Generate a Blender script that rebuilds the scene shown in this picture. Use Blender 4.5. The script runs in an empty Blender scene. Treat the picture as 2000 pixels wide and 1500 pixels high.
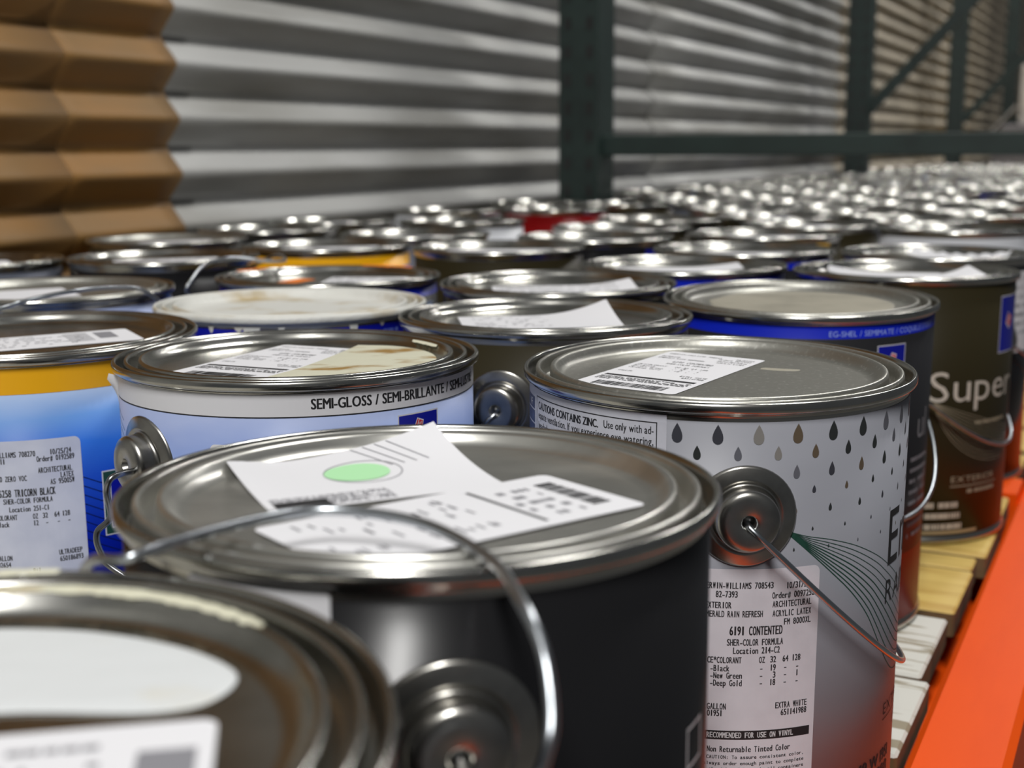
import bpy, bmesh, math, random
from mathutils import Vector, Matrix
random.seed(11)
SC = bpy.context.scene
COL = SC.collection
PI = math.pi
R_ = math.radians

# ------------------------------------------------------------------ camera
CAM_Z = 0.300
cam = bpy.data.cameras.new('camera'); cam_o = bpy.data.objects.new('camera', cam); COL.objects.link(cam_o)
cam.sensor_width = 36.0; cam.sensor_fit = 'HORIZONTAL'; cam.lens = 36.0 * 2480.5 / 2000.0
cam.clip_start = 0.01; cam.clip_end = 100
cam_o.matrix_world = Matrix.Translation((0, 0, CAM_Z)) @ Matrix.Rotation(R_(27), 4, 'Z') @ \
    Matrix.Rotation(R_(90 - 10.577), 4, 'X') @ Matrix.Rotation(R_(-0.3317), 4, 'Z')
cam.dof.use_dof = True; cam.dof.focus_distance = 0.53; cam.dof.aperture_fstop = 10.5
cam.dof.aperture_blades = 0
SC.camera = cam_o

# ------------------------------------------------------------------ world, lamps, exposure
SC.view_settings.view_transform = 'Standard'; SC.view_settings.look = 'None'
SC.view_settings.gamma = 1.0; SC.view_settings.use_curve_mapping = False
SC.view_settings.exposure = -0.18
w = bpy.data.worlds.new('warehouse_air'); SC.world = w; w.use_nodes = True
w.node_tree.nodes['Background'].inputs[0].default_value = (0.80, 0.84, 0.90, 1)
w.node_tree.nodes['Background'].inputs[1].default_value = 0.09


def lamp(name, loc, sx, sy, power, target=None, col=(1.0, 0.985, 0.96)):
    l = bpy.data.lights.new(name, 'AREA'); l.shape = 'RECTANGLE'; l.size = sx; l.size_y = sy
    l.energy = power; l.color = col
    o = bpy.data.objects.new(name, l); COL.objects.link(o); o.location = loc
    if target is not None:
        o.rotation_euler = (Vector(target) - Vector(loc)).to_track_quat('-Z', 'Y').to_euler()
    return o


# aisle ceiling fixtures, one row over the aisle
lamp('ceiling_lamp', (0.42, -1.45, 2.7), 0.30, 1.2, 108, (-0.2, 0.5, 0.1))
for ly, pw in ((2.1, 58), (5.2, 85), (8.3, 85)):
    lamp('ceiling_lamp', (0.35, ly, 3.3), 0.30, 1.2, pw)


# ------------------------------------------------------------------ material helpers
def nodes(m):
    return m.node_tree.nodes, m.node_tree.links


def mat(name, col, rough=0.5, metal=0.0, noise=None, bump=None, coat=0.0, spec=0.5):
    """noise=(scale, other colour, contrast lo, hi[, stretch]) mixes a second colour; bump=(scale, strength)"""
    m = bpy.data.materials.new(name); m.use_nodes = True
    N, L = nodes(m); b = N['Principled BSDF']
    b.inputs['Base Color'].default_value = (*col, 1); b.inputs['Roughness'].default_value = rough
    b.inputs['Metallic'].default_value = metal; b.inputs['Specular IOR Level'].default_value = spec
    b.inputs['Coat Weight'].default_value = coat
    tc = None
    if noise or bump:
        tc = N.new('ShaderNodeTexCoord')
    if noise:
        mp = N.new('ShaderNodeMapping'); L.new(tc.outputs['Object'], mp.inputs[0])
        if len(noise) > 4:
            mp.inputs['Scale'].default_value = noise[4]
        nz = N.new('ShaderNodeTexNoise'); nz.inputs['Scale'].default_value = noise[0]; nz.inputs['Detail'].default_value = 6
        L.new(mp.outputs[0], nz.inputs['Vector'])
        cr = N.new('ShaderNodeValToRGB'); cr.color_ramp.elements[0].position = noise[2]; cr.color_ramp.elements[1].position = noise[3]
        cr.color_ramp.elements[0].color = (*col, 1); cr.color_ramp.elements[1].color = (*noise[1], 1)
        L.new(nz.outputs['Fac'], cr.inputs[0]); L.new(cr.outputs[0], b.inputs['Base Color'])
    if bump:
        nb = N.new('ShaderNodeTexNoise'); nb.inputs['Scale'].default_value = bump[0]; nb.inputs['Detail'].default_value = 4
        L.new(tc.outputs['Object'], nb.inputs['Vector'])
        bm = N.new('ShaderNodeBump'); bm.inputs['Strength'].default_value = bump[1]; bm.inputs['Distance'].default_value = 0.002
        L.new(nb.outputs['Fac'], bm.inputs['Height']); L.new(bm.outputs[0], b.inputs['Normal'])
    return m


def bands(name, stops, rough=0.38, noise=None, interp='CONSTANT', metal=0.0, coat=0.0):
    """printed label: colour by height on the can (z in mm)"""
    m = mat(name, (1, 1, 1), rough, metal, coat=coat, spec=0.2); N, L = nodes(m); b = N['Principled BSDF']
    tc = N.new('ShaderNodeTexCoord'); sp = N.new('ShaderNodeSeparateXYZ'); L.new(tc.outputs['Object'], sp.inputs[0])
    mu = N.new('ShaderNodeMath'); mu.operation = 'MULTIPLY'; mu.inputs[1].default_value = 5.0
    L.new(sp.outputs['Z'], mu.inputs[0])
    src = mu.outputs[0]
    if noise:
        nz = N.new('ShaderNodeTexNoise'); nz.inputs['Scale'].default_value = noise[0]; nz.inputs['Detail'].default_value = 5
        mp = N.new('ShaderNodeMapping'); mp.inputs['Scale'].default_value = (1, 1, 2.2)
        L.new(tc.outputs['Object'], mp.inputs[0]); L.new(mp.outputs[0], nz.inputs['Vector'])
        ma = N.new('ShaderNodeMath'); ma.operation = 'MULTIPLY_ADD'; ma.inputs[1].default_value = noise[1]
        L.new(nz.outputs['Fac'], ma.inputs[0])
        sb = N.new('ShaderNodeMath'); sb.operation = 'SUBTRACT'; sb.inputs[1].default_value = noise[1] * 0.5
        L.new(mu.outputs[0], ma.inputs[2]); L.new(ma.outputs[0], sb.inputs[0]); src = sb.outputs[0]
    cr = N.new('ShaderNodeValToRGB'); cr.color_ramp.interpolation = interp
    els = cr.color_ramp.elements
    while len(els) < len(stops):
        els.new(0.5)
    for e, (z, c) in zip(els, sorted(stops)):
        e.position = z / 200.0; e.color = (*c, 1)
    L.new(src, cr.inputs[0]); L.new(cr.outputs[0], b.inputs['Base Color'])
    return m


def srgb(r, g, b):
    f = lambda v: (v / 255 / 12.92) if v / 255 <= 0.04045 else ((v / 255 + 0.055) / 1.055) ** 2.4
    return (f(r), f(g), f(b))


M = {}
M['tin'] = mat('tin_rim', (0.50, 0.495, 0.46), 0.20, 1.0, noise=(60, (0.40, 0.395, 0.365), 0.35, 0.7))
M['tin_lid'] = mat('tin_lid', (0.52, 0.515, 0.48), 0.23, 1.0, noise=(45, (0.38, 0.375, 0.34), 0.4, 0.68), bump=(70, 0.03))
M['tin_dull'] = mat('tin_lid_dusty', (0.36, 0.355, 0.32), 0.36, 0.85, noise=(420, (0.52, 0.515, 0.475), 0.56, 0.72), bump=(200, 0.05))
M['tin_smudge'] = mat('tin_lid_smudged', (0.50, 0.495, 0.46), 0.30, 0.9, noise=(16, (0.74, 0.73, 0.68), 0.50, 0.70, (1, 1.6, 1)), bump=(70, 0.03))
M['grey_film'] = mat('grey_dried_film', srgb(158, 153, 138), 0.45, noise=(20, srgb(120, 116, 104), 0.45, 0.75), bump=(80, 0.15))
M['tin_body'] = mat('tin_body', (0.50, 0.48, 0.43), 0.25, 1.0)
M['ear'] = mat('ear_steel', (0.42, 0.41, 0.38), 0.28, 1.0, noise=(80, (0.30, 0.29, 0.27), 0.4, 0.7))
M['wire'] = mat('bail_wire', (0.46, 0.49, 0.52), 0.28, 1.0)
M['wire_dark'] = mat('bail_wire_dark', (0.30, 0.31, 0.32), 0.3, 1.0)
M['paper'] = mat('label_paper', (0.71, 0.71, 0.735), 0.6)
M['ink'] = mat('printer_ink', (0.012, 0.012, 0.014), 0.6)
M['grey_ink'] = mat('grey_ink', (0.22, 0.22, 0.24), 0.6)
M['white_ink'] = mat('white_ink', (0.66, 0.66, 0.69), 0.45)
M['blue_ink'] = mat('blue_ink', srgb(10, 20, 150), 0.35)
M['red_ink'] = mat('red_ink', srgb(205, 40, 50), 0.4)
M['green_ink'] = mat('green_ink', (0.012, 0.060, 0.040), 0.5)
M['mint_ink'] = mat('mint_ink', srgb(170, 222, 170), 0.6)
M['navy_ink'] = mat('navy_ink', srgb(38, 46, 82), 0.45, noise=(200, srgb(70, 80, 118), 0.5, 0.8))
M['orange_paper'] = mat('orange_sticker', srgb(235, 125, 15), 0.5)
M['cream_paint'] = mat('dried_cream_paint', srgb(204, 202, 180), 0.5, noise=(34, srgb(150, 116, 56), 0.56, 0.68, (1, 2.0, 1)), bump=(90, 0.25))
M['white_paint'] = mat('dried_white_paint', srgb(206, 209, 210), 0.5, noise=(30, srgb(200, 190, 160), 0.55, 0.8), bump=(120, 0.3))
M['crust'] = mat('crusted_paint', srgb(206, 206, 200), 0.45, noise=(26, srgb(168, 150, 112), 0.52, 0.72), bump=(110, 0.5))
M['orange'] = mat('orange_beam_paint', (0.76, 0.080, 0.003), 0.5, noise=(9, (0.66, 0.062, 0.003), 0.45, 0.9, (4, 0.6, 4)), bump=(60, 0.03), spec=0.10)
M['green_steel'] = mat('dark_green_steel', (0.016, 0.031, 0.027), 0.5, noise=(14, (0.010, 0.018, 0.016), 0.4, 0.75))
M['grey_sheet'] = mat('galvanised_sheet', (0.36, 0.36, 0.35), 0.55, 0.25, noise=(3.2, (0.24, 0.235, 0.215), 0.42, 0.70, (1, 0.8, 5)), bump=(120, 0.05))
M['tan_sheet'] = mat('tan_weathered_sheet', (0.36, 0.31, 0.235), 0.6, 0.1, noise=(4, (0.23, 0.20, 0.15), 0.42, 0.7, (1, 0.8, 5)))
M['brown_sheet'] = mat('brown_sheet', (0.27, 0.132, 0.028), 0.6, 0.0, noise=(5.5, (0.20, 0.115, 0.036), 0.40, 0.70, (1, 1.0, 3)), bump=(80, 0.06))
M['brown_edge'] = mat('brown_stain', (0.10, 0.055, 0.020), 0.7)
M['wood_white'] = mat('white_painted_wood', (0.56, 0.55, 0.50), 0.7, noise=(11, (0.26, 0.22, 0.15), 0.53, 0.56, (0.8, 7, 1)), bump=(40, 0.2))
M['wood_yellow'] = mat('yellow_pine', srgb(205, 176, 98), 0.6, noise=(14, srgb(176, 138, 62), 0.45, 0.7, (0.6, 5, 1)), bump=(50, 0.15))
M['wood_brown'] = mat('raw_wood_edge', srgb(112, 88, 58), 0.75, noise=(30, srgb(66, 50, 34), 0.4, 0.7))
M['concrete'] = mat('concrete_floor', (0.16, 0.155, 0.145), 0.7, noise=(2, (0.12, 0.115, 0.105), 0.4, 0.7))
M['carton_white'] = mat('white_carton', (0.72, 0.69, 0.66), 0.6, noise=(6, (0.62, 0.58, 0.54), 0.4, 0.7))
M['carton_grey'] = mat('grey_carton', (0.20, 0.19, 0.20), 0.6, noise=(6, (0.15, 0.14, 0.15), 0.4, 0.7))
M['slot_shade'] = mat('slot_shade', (0.012, 0.012, 0.012), 0.4, noise=(8, (0.02, 0.02, 0.02), 0.4, 0.7))  # near-black colour standing for the shade inside the post slots

BLACK = (0.010, 0.010, 0.011)
OLIVE = (0.026, 0.021, 0.009)
BLUE = srgb(8, 30, 165)
L_ = {
    'black': bands('wrap_black', [(0, BLACK), (100, BLACK)], 0.22),
    'silver': mat('wrap_silver', (0.275, 0.28, 0.315), 0.42, 0.0, noise=(7, (0.24, 0.245, 0.275), 0.35, 0.7, (1, 1, 3)), spec=0.3),
    'sky': bands('wrap_sky_blue', [(0, srgb(0, 8, 110)), (88, srgb(0, 14, 140)), (110, srgb(4, 32, 155)), (140, srgb(18, 68, 178)), (158, srgb(40, 100, 194)), (171, srgb(96, 142, 206)), (184, srgb(165, 186, 220))], 0.4, (16, 0.05), 'LINEAR'),
    'cloud': bands('wrap_pale_cloud', [(0, srgb(60, 90, 170)), (120, srgb(96, 124, 184)), (160, srgb(120, 143, 198)), (174, srgb(136, 154, 202)), (187, srgb(158, 171, 208))], 0.35, (24, 0.11), 'LINEAR'),
    'blueband': bands('wrap_blue_band', [(0, srgb(120, 26, 22)), (50, (0.016, 0.016, 0.018)), (189, BLUE)], 0.42),
    'olive': bands('wrap_olive', [(0, OLIVE), (100, OLIVE)], 0.42),
    'yellow': bands('wrap_yellow_band', [(0, srgb(30, 80, 170)), (182, srgb(232, 168, 20))], 0.35),
    'blue': bands('wrap_blue', [(0, srgb(20, 60, 150)), (120, BLUE)], 0.3),
    'red': bands('wrap_dark_red', [(0, srgb(60, 10, 10)), (100, srgb(120, 10, 12))], 0.3),
    'white': bands('wrap_white', [(0, srgb(180, 184, 190)), (100, srgb(205, 207, 212))], 0.4),
    'grey': bands('wrap_grey', [(0, srgb(80, 84, 96)), (100, srgb(96, 100, 112))], 0.4),
    'palegreen': bands('wrap_pale_green', [(0, srgb(120, 130, 96)), (100, srgb(160, 170, 120))], 0.4),
}


# ------------------------------------------------------------------ object helpers
def link(name, me, parent=None, mats=None):
    o = bpy.data.objects.new(name, me); COL.objects.link(o)
    if mats is not None:
        for m in (mats if isinstance(mats, (list, tuple)) else [mats]):
            me.materials.append(m)
    if parent is not None:
        o.parent = parent
    return o


def empty(name, loc=(0, 0, 0)):
    o = bpy.data.objects.new(name, None); o.empty_display_size = 0.02; o.location = loc; COL.objects.link(o); return o


def tag(o, label, cat, group=None):
    o['label'] = label; o['category'] = cat
    if group:
        o['group'] = group
    return o


def struct(o):
    o['kind'] = 'structure'; return o


def smooth(me, on=True):
    me.polygons.foreach_set('use_smooth', [on] * len(me.polygons)); return me


def mesh_py(name, v, f, sm=False):
    me = bpy.data.meshes.new(name); me.from_pydata(v, [], f); me.update()
    if sm:
        smooth(me)
    return me


def lathe(name, prof, n=96, closed_top=False):
    """prof: list of (r, z) metres, revolved about z"""
    v, f = [], []; ring = []
    for r, z in prof:
        if r < 1e-6:
            ring.append([len(v)] * n); v.append((0, 0, z))
        else:
            ring.append(list(range(len(v), len(v) + n)))
            v += [(r * math.sin(2 * PI * i / n), -r * math.cos(2 * PI * i / n), z) for i in range(n)]
    for a, b in zip(ring[:-1], ring[1:]):
        for i in range(n):
            j = (i + 1) % n
            q = [a[i], a[j], b[j], b[i]]
            q2 = []
            for k in q:
                if k not in q2:
                    q2.append(k)
            if len(q2) > 2:
                f.append(q2)
    return mesh_py(name, v, f, True)


def box(bm, x0, x1, y0, y1, z0, z1, mi=0):
    vs = [bm.verts.new(p) for p in ((x0, y0, z0), (x1, y0, z0), (x1, y1, z0), (x0, y1, z0), (x0, y0, z1), (x1, y0, z1), (x1, y1, z1), (x0, y1, z1))]
    for q in ((0, 3, 2, 1), (4, 5, 6, 7), (0, 1, 5, 4), (1, 2, 6, 5), (2, 3, 7, 6), (3, 0, 4, 7)):
        bm.faces.new([vs[k] for k in q]).material_index = mi
    return vs


def bm_mesh(bm, name, bevel=0.0, sm=False, seg=2):
    if bevel:
        bmesh.ops.bevel(bm, geom=bm.edges[:], offset=bevel, segments=seg, affect='EDGES', profile=0.5)
    me = bpy.data.meshes.new(name); bm.to_mesh(me); bm.free()
    if sm:
        smooth(me)
    return me


def catmull(pts, k=8):
    P = [Vector(p) for p in pts]; P = [P[0] * 2 - P[1]] + P + [P[-1] * 2 - P[-2]]
    out = []
    for i in range(1, len(P) - 2):
        a, b, c, d = P[i - 1:i + 3]
        for s in range(k):
            t = s / k
            out.append(0.5 * ((2 * b) + (c - a) * t + (2 * a - 5 * b + 4 * c - d) * t * t + (3 * b - a - 3 * c + d) * t ** 3))
    out.append(P[-2]); return out


def tube(name, pts, r, n=10):
    P = [Vector(p) for p in pts]; v, f = [], []
    T = [(P[min(i + 1, len(P) - 1)] - P[max(i - 1, 0)]).normalized() for i in range(len(P))]
    up = T[0].orthogonal().normalized()
    for i, p in enumerate(P):
        up = (up - T[i] * up.dot(T[i])).normalized(); s = T[i].cross(up)
        v += [p + (up * math.cos(2 * PI * k / n) + s * math.sin(2 * PI * k / n)) * r for k in range(n)]
    for i in range(len(P) - 1):
        for k in range(n):
            f.append((i * n + k, i * n + (k + 1) % n, (i + 1) * n + (k + 1) % n, (i + 1) * n + k))
    f.append(tuple(range(n))[::-1]); f.append(tuple(range((len(P) - 1) * n, len(P) * n)))
    return mesh_py(name, v, f, True)


# ------------------------------------------------------------------ flat print (lettering, bars, drops), millimetres
GL = {}


def glyph(ch, bold=0.0):
    k = (ch, bold)
    if k in GL:
        return GL[k]
    cu = bpy.data.curves.new('g', 'FONT'); cu.body = ch; cu.size = 1.0; cu.resolution_u = 3; cu.offset = min(bold, 0.0)
    o = bpy.data.objects.new('g', cu); COL.objects.link(o)
    dg = bpy.context.evaluated_depsgraph_get(); me = o.evaluated_get(dg).to_mesh()
    v = [(p.co.x, p.co.y) for p in me.vertices]; f = [tuple(p.vertices) for p in me.polygons]
    o.evaluated_get(dg).to_mesh_clear(); bpy.data.objects.remove(o); bpy.data.curves.remove(cu)
    x0 = min((p[0] for p in v), default=0); x1 = max((p[0] for p in v), default=0.3)
    GL[k] = (v, f, x0, x1); return GL[k]


CAPH = None


class Print:
    def __init__(self):
        self.v = []; self.f = []

    def poly(self, pts):
        a = len(self.v); self.v += [tuple(p) for p in pts]; self.f.append(tuple(range(a, a + len(pts)))); return self

    def rect(self, x0, y0, x1, y1):
        return self.poly([(x0, y0), (x1, y0), (x1, y1), (x0, y1)])

    def frame(self, x0, y0, x1, y1, t):
        self.rect(x0, y0, x1, y0 + t); self.rect(x0, y1 - t, x1, y1); self.rect(x0, y0, x0 + t, y1); self.rect(x1 - t, y0, x1, y1); return self

    def rrect(self, x0, y0, x1, y1, r, n=5):
        P = []
        for cx, cy, a0 in ((x1 - r, y1 - r, 0), (x0 + r, y1 - r, 90), (x0 + r, y0 + r, 180), (x1 - r, y0 + r, 270)):
            P += [(cx + r * math.cos(R_(a0 + 90 * i / n)), cy + r * math.sin(R_(a0 + 90 * i / n))) for i in range(n + 1)]
        return self.poly(P)

    def line(self, pts, t):
        a = len(self.v)
        for i, p in enumerate(pts):
            q0 = pts[max(i - 1, 0)]; q1 = pts[min(i + 1, len(pts) - 1)]
            dx, dy = q1[0] - q0[0], q1[1] - q0[1]; d = math.hypot(dx, dy) or 1
            tt = t(i / (len(pts) - 1)) if callable(t) else t
            self.v += [(p[0] - dy / d * tt / 2, p[1] + dx / d * tt / 2), (p[0] + dy / d * tt / 2, p[1] - dx / d * tt / 2)]
        for i in range(len(pts) - 1):
            self.f.append((a + 2 * i, a + 2 * i + 1, a + 2 * i + 3, a + 2 * i + 2))
        return self

    def drop(self, cx, top, bot, w_):
        P = []
        for i in range(20):
            t = 2 * PI * i / 20; ab = t if t <= PI else 2 * PI - t
            xx = w_ / 2 * 1.30 * math.sin(ab) * math.sin(ab / 2) ** 1.15 * (-1 if t <= PI else 1)
            P.append((cx + xx, bot + (top - bot) * (1 + math.cos(ab)) / 2))
        return self.poly(P)

    def ellipse(self, cx, cy, a, b, n=28):
        return self.poly([(cx + a * math.cos(2 * PI * i / n), cy + b * math.sin(2 * PI * i / n)) for i in range(n)])

    def text(self, s, x, y, h, cell=None, width=None, bold=0.0, align='L', squeeze=1.0, slope=0.0):
        """h = capital height; cell = fixed pitch; width = total width to fit"""
        global CAPH
        if CAPH is None:
            g = glyph('H'); CAPH = max(p[1] for p in g[0])
        k = h / CAPH; put = []; cx = 0.0
        for ch in s:
            if ch == ' ':
                cx += cell if cell else 0.30 * k * squeeze; continue
            v, f, x0, x1 = glyph(ch, min(bold, 0.0))
            if cell:
                gw = max(x1 - x0, 1e-3); full = cell * 0.80
                sx = min(full / gw, k * 1.25) if ch not in '-.,:1Ii|l!\'' else min(full / gw, k * 0.9)
                put.append((v, f, sx, cx + (cell - gw * sx) / 2 - x0 * sx)); cx += cell
            else:
                put.append((v, f, k * squeeze, cx - x0 * k * squeeze)); cx += (x1 - x0) * k * squeeze + 0.105 * k * squeeze
        sc = width / cx if width else 1.0
        off = x - (cx * sc if align == 'R' else cx * sc / 2 if align == 'C' else 0)
        for v, f, sx, dx in put:
            for bo in ((-bold * k, 0.0, bold * k) if bold > 0 else (0.0,)):
                a = len(self.v)
                for p in v:
                    X = off + (p[0] * sx + dx) * sc
                    self.v.append((X + bo, y + p[1] * k + slope * (X - off)))
                self.f += [tuple(a + i for i in q) for q in f]
        return self

    def barcode(self, x0, y0, x1, y1, seed=1):
        rr = random.Random(seed); x = x0
        while x < x1:
            t = rr.choice((0.28, 0.28, 0.5, 0.75)); self.rect(x, y0, min(x + t, x1), y1); x += t + rr.choice((0.3, 0.35, 0.6))
        return self

    def cut(self, step):
        bm = bmesh.new(); vs = [bm.verts.new((p[0], p[1], 0)) for p in self.v]
        for q in self.f:
            try:
                bm.faces.new([vs[i] for i in q])
            except ValueError:
                pass
        lo = min(p[0] for p in self.v); hi = max(p[0] for p in self.v); x = lo + step
        while x < hi - 1e-6:
            bmesh.ops.bisect_plane(bm, geom=bm.verts[:] + bm.edges[:] + bm.faces[:], plane_co=(x, 0, 0), plane_no=(1, 0, 0), dist=1e-6); x += step
        bm.verts.index_update()
        self.v = [(p.co.x, p.co.y) for p in bm.verts]; self.f = [tuple(k.index for k in q.verts) for q in bm.faces]; bm.free(); return self

    def wrap(self, name, parent, m, rad=84.0, step=3.0):
        """wrap around the can: x = arc length from the side that faces the aisle camera, y = height"""
        if step:
            self.cut(step)
        v = [(rad / 1000 * math.sin(x / 83.8), -rad / 1000 * math.cos(x / 83.8), y / 1000) for x, y in self.v]
        return link(name, mesh_py(name, v, self.f), parent, m)

    def flat(self, name, parent, m, c=(0, 0), rot=0.0, z=197.4, zf=None, step=None, stepy=None):
        if step:
            self.cut(step)
        if stepy:
            self.v = [(b, a) for a, b in self.v]; self.cut(stepy); self.v = [(b, a) for a, b in self.v]
            self.f = [q[::-1] for q in self.f]
        ca, sa = math.cos(R_(rot)), math.sin(R_(rot)); v = []
        for x, y in self.v:
            X = c[0] + x * ca - y * sa; Y = c[1] + x * sa + y * ca
            v.append((X / 1000, Y / 1000, (z + (zf(x, y) if zf else 0)) / 1000))
        return link(name, mesh_py(name, v, self.f, bool(zf)), parent, m)


# ------------------------------------------------------------------ the setting
bm = bmesh.new(); box(bm, -1.25, 4.0, -2.0, 14.0, -1.55, -1.50)
struct(link('floor', bm_mesh(bm, 'floor'), None, M['concrete']))

PITCH, AMP, PEAK = 0.0685, 0.0135, 0.337


def corr(z):
    """corrugation profile: rounded trapezoid wave, +1 towards the aisle"""
    t = math.cos(2 * PI * (z - PEAK) / PITCH)
    return AMP * (0.78 * (2 / PI) * math.asin(max(-1, min(1, t))) + 0.22 * t)


def sheet(y0, y1, x, m, parent, z0=-1.5, z1=2.45, wob=0.0):
    zs = []; z = z0
    while z < z1:
        zs.append(z); z += PITCH / 14
    ys = [y0 + (y1 - y0) * i / 6 for i in range(7)]
    v = [(x + corr(z) + wob * math.sin(y * 5 + z * 2), y, z) for z in zs for y in ys]; n = len(ys)
    f = [(i * n + j, i * n + j + 1, (i + 1) * n + j + 1, (i + 1) * n + j) for i in range(len(zs) - 1) for j in range(n - 1)]
    o = link('corrugated_sheet', mesh_py('corrugated_sheet', v, f, True), parent, m)
    md = o.modifiers.new('thick', 'SOLIDIFY'); md.thickness = 0.0012; md.offset = -1
    return o


WX = -1.137
wall = struct(empty('wall_left', (0, 0, 0)))
sheet(1.10, 3.05, WX, M['grey_sheet'], wall)
sheet(2.98, 4.95, WX + 0.003, M['grey_sheet'], wall)
sheet(4.88, 7.10, WX, M['tan_sheet'], wall)
sheet(7.04, 12.5, WX + 0.003, M['tan_sheet'], wall)
sheet(1.075, 1.272, WX + 0.008, M['brown_sheet'], wall)
sheet(0.40, 1.085, WX + 0.0095, M['brown_sheet'], wall)
sheet(-1.6, 0.45, WX, M['grey_sheet'], wall)

# ------------------------------------------------------------------ pallet rack: upright frames
def prism_y(name, prof, y0, y1, parent, m, bev=0.0):
    """profile in (x, z) extruded along y"""
    bm = bmesh.new(); a = [bm.verts.new((x, y0, z)) for x, z in prof]; b = [bm.verts.new((x, y1, z)) for x, z in prof]; n = len(prof)
    bm.faces.new(a); bm.faces.new(b[::-1])
    for i in range(n):
        bm.faces.new((a[i], b[i], b[(i + 1) % n], a[(i + 1) % n]))
    bmesh.ops.recalc_face_normals(bm, faces=bm.faces[:])
    return link(name, bm_mesh(bm, name, bev), parent, m)


def post_mesh():
    """C-channel post 80 x 76 mm with a row of slots on its aisle-side face"""
    bm = bmesh.new(); w2, d2, t = 0.040, 0.038, 0.004
    box(bm, -w2, -w2 + t, -d2, d2, -1.5, 2.4); box(bm, w2 - t, w2, -d2, d2, -1.5, 2.4); box(bm, -w2 + t, w2 - t, -d2, -d2 + t, -1.5, 2.4)
    box(bm, -w2 + t, -w2 + 0.016, d2 - t, d2, -1.5, 2.4); box(bm, w2 - 0.016, w2 - t, d2 - t, d2, -1.5, 2.4)
    for k in range(22):
        z = -0.2 + k * 0.0508
        for sx in (-0.022, 0.022):
            box(bm, sx - 0.006, sx + 0.006, -d2 - 0.0012, -d2, z, z + 0.022, 1)  # slots are thin dark plates, the shade of each opening painted on
    return bm_mesh(bm, 'post')


PM = post_mesh(); PM.materials.append(M['green_steel']); PM.materials.append(M['slot_shade'])
FRAME_LABELS = ['dark green rack upright frame nearest the camera with brace across the cans',
                'second dark green rack upright frame with a diagonal brace rising to the right',
                'third dark green rack upright frame farther down the corrugated wall',
                'farthest dark green rack upright frame at the right edge']
for i, fy in enumerate((2.25, 4.64, 6.95, 9.35)):
    fr = tag(empty('rack_upright_frame', (-0.985, fy, 0)), FRAME_LABELS[i], 'rack frame', 'dark green pallet rack frames')
    for px_ in (0.0, 0.925):
        link('post', PM, fr).location = (px_, 0, 0)
    for bz in (0.300, -0.75) + ((1.35,) if i == 0 else ()):
        bm = bmesh.new(); box(bm, 0.038, 0.887, -0.014, 0.014, bz - 0.018, bz + 0.020)
        link('horizontal_brace', bm_mesh(bm, 'horizontal_brace', 0.003), fr, M['green_steel'])
    if i > 0:
        a, b = Vector((0.035, 0.0, 0.42)), Vector((0.885, 0.0, 1.34)); d = (b - a).normalized(); nrm = Vector((-d.z, 0, d.x))
        bm = bmesh.new(); pts = []
        for s in (a, b):
            for q, yy in ((-1, -0.012), (1, -0.012), (1, 0.012), (-1, 0.012)):
                pts.append(bm.verts.new(s + nrm * 0.019 * q + Vector((0, yy, 0))))
        for q in ((0, 1, 2, 3), (7, 6, 5, 4), (0, 4, 5, 1), (1, 5, 6, 2), (2, 6, 7, 3), (3, 7, 4, 0)):
            bm.faces.new([pts[k] for k in q])
        bmesh.ops.recalc_face_normals(bm, faces=bm.faces[:])
        link('diagonal_brace', bm_mesh(bm, 'diagonal_brace'), fr, M['green_steel'])

# orange load beams along the aisle (front) and along the wall (rear)
BP = [(-0.0905, -0.006), (-0.050, -0.006), (-0.046, -0.010), (-0.046, -0.112), (-0.050, -0.116), (-0.128, -0.116), (-0.132, -0.112), (-0.132, -0.052), (-0.128, -0.048), (-0.0985, -0.048), (-0.0945, -0.052), (-0.0945, -0.010)]
for i, (y0, y1, lb) in enumerate(((-0.23, 2.205, 'bright orange load beam along the aisle edge beside the pallet boards'),
                                  (2.295, 4.595, 'orange aisle-side load beam beyond the first green frame'))):
    be = tag(empty('load_beam', (0, y0, 0)), lb, 'rack beam', 'orange front load beams')
    prism_y('beam_channel', BP, 0, y1 - y0, be, M['orange'])
    for ey in (0.0, y1 - y0 - 0.006):
        bm = bmesh.new(); box(bm, -0.100, -0.040, ey, ey + 0.006, -0.17, 0.03)
        link('end_plate', bm_mesh(bm, 'end_plate', 0.001), be, M['orange'])
    if i == 0:
        bm = bmesh.new(); box(bm, -0.118, -0.0935, 1.150 - y0, 1.205 - y0, -0.040, 0.001)
        link('support_clip', bm_mesh(bm, 'support_clip', 0.001), be, M['orange'])
for i, (y0, y1) in enumerate(((-0.23, 2.205), (2.295, 4.595))):
    be = prism_y('load_beam', [(-1.06, -0.125), (-1.06, -0.225), (-1.02, -0.225), (-1.02, -0.125)], y0, y1, None, M['orange'], 0.003)
    tag(be, ('rear orange load beam under the pallets against the wall, near bay', 'rear orange load beam under the pallets against the wall, second bay')[i], 'rack beam')


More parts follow.
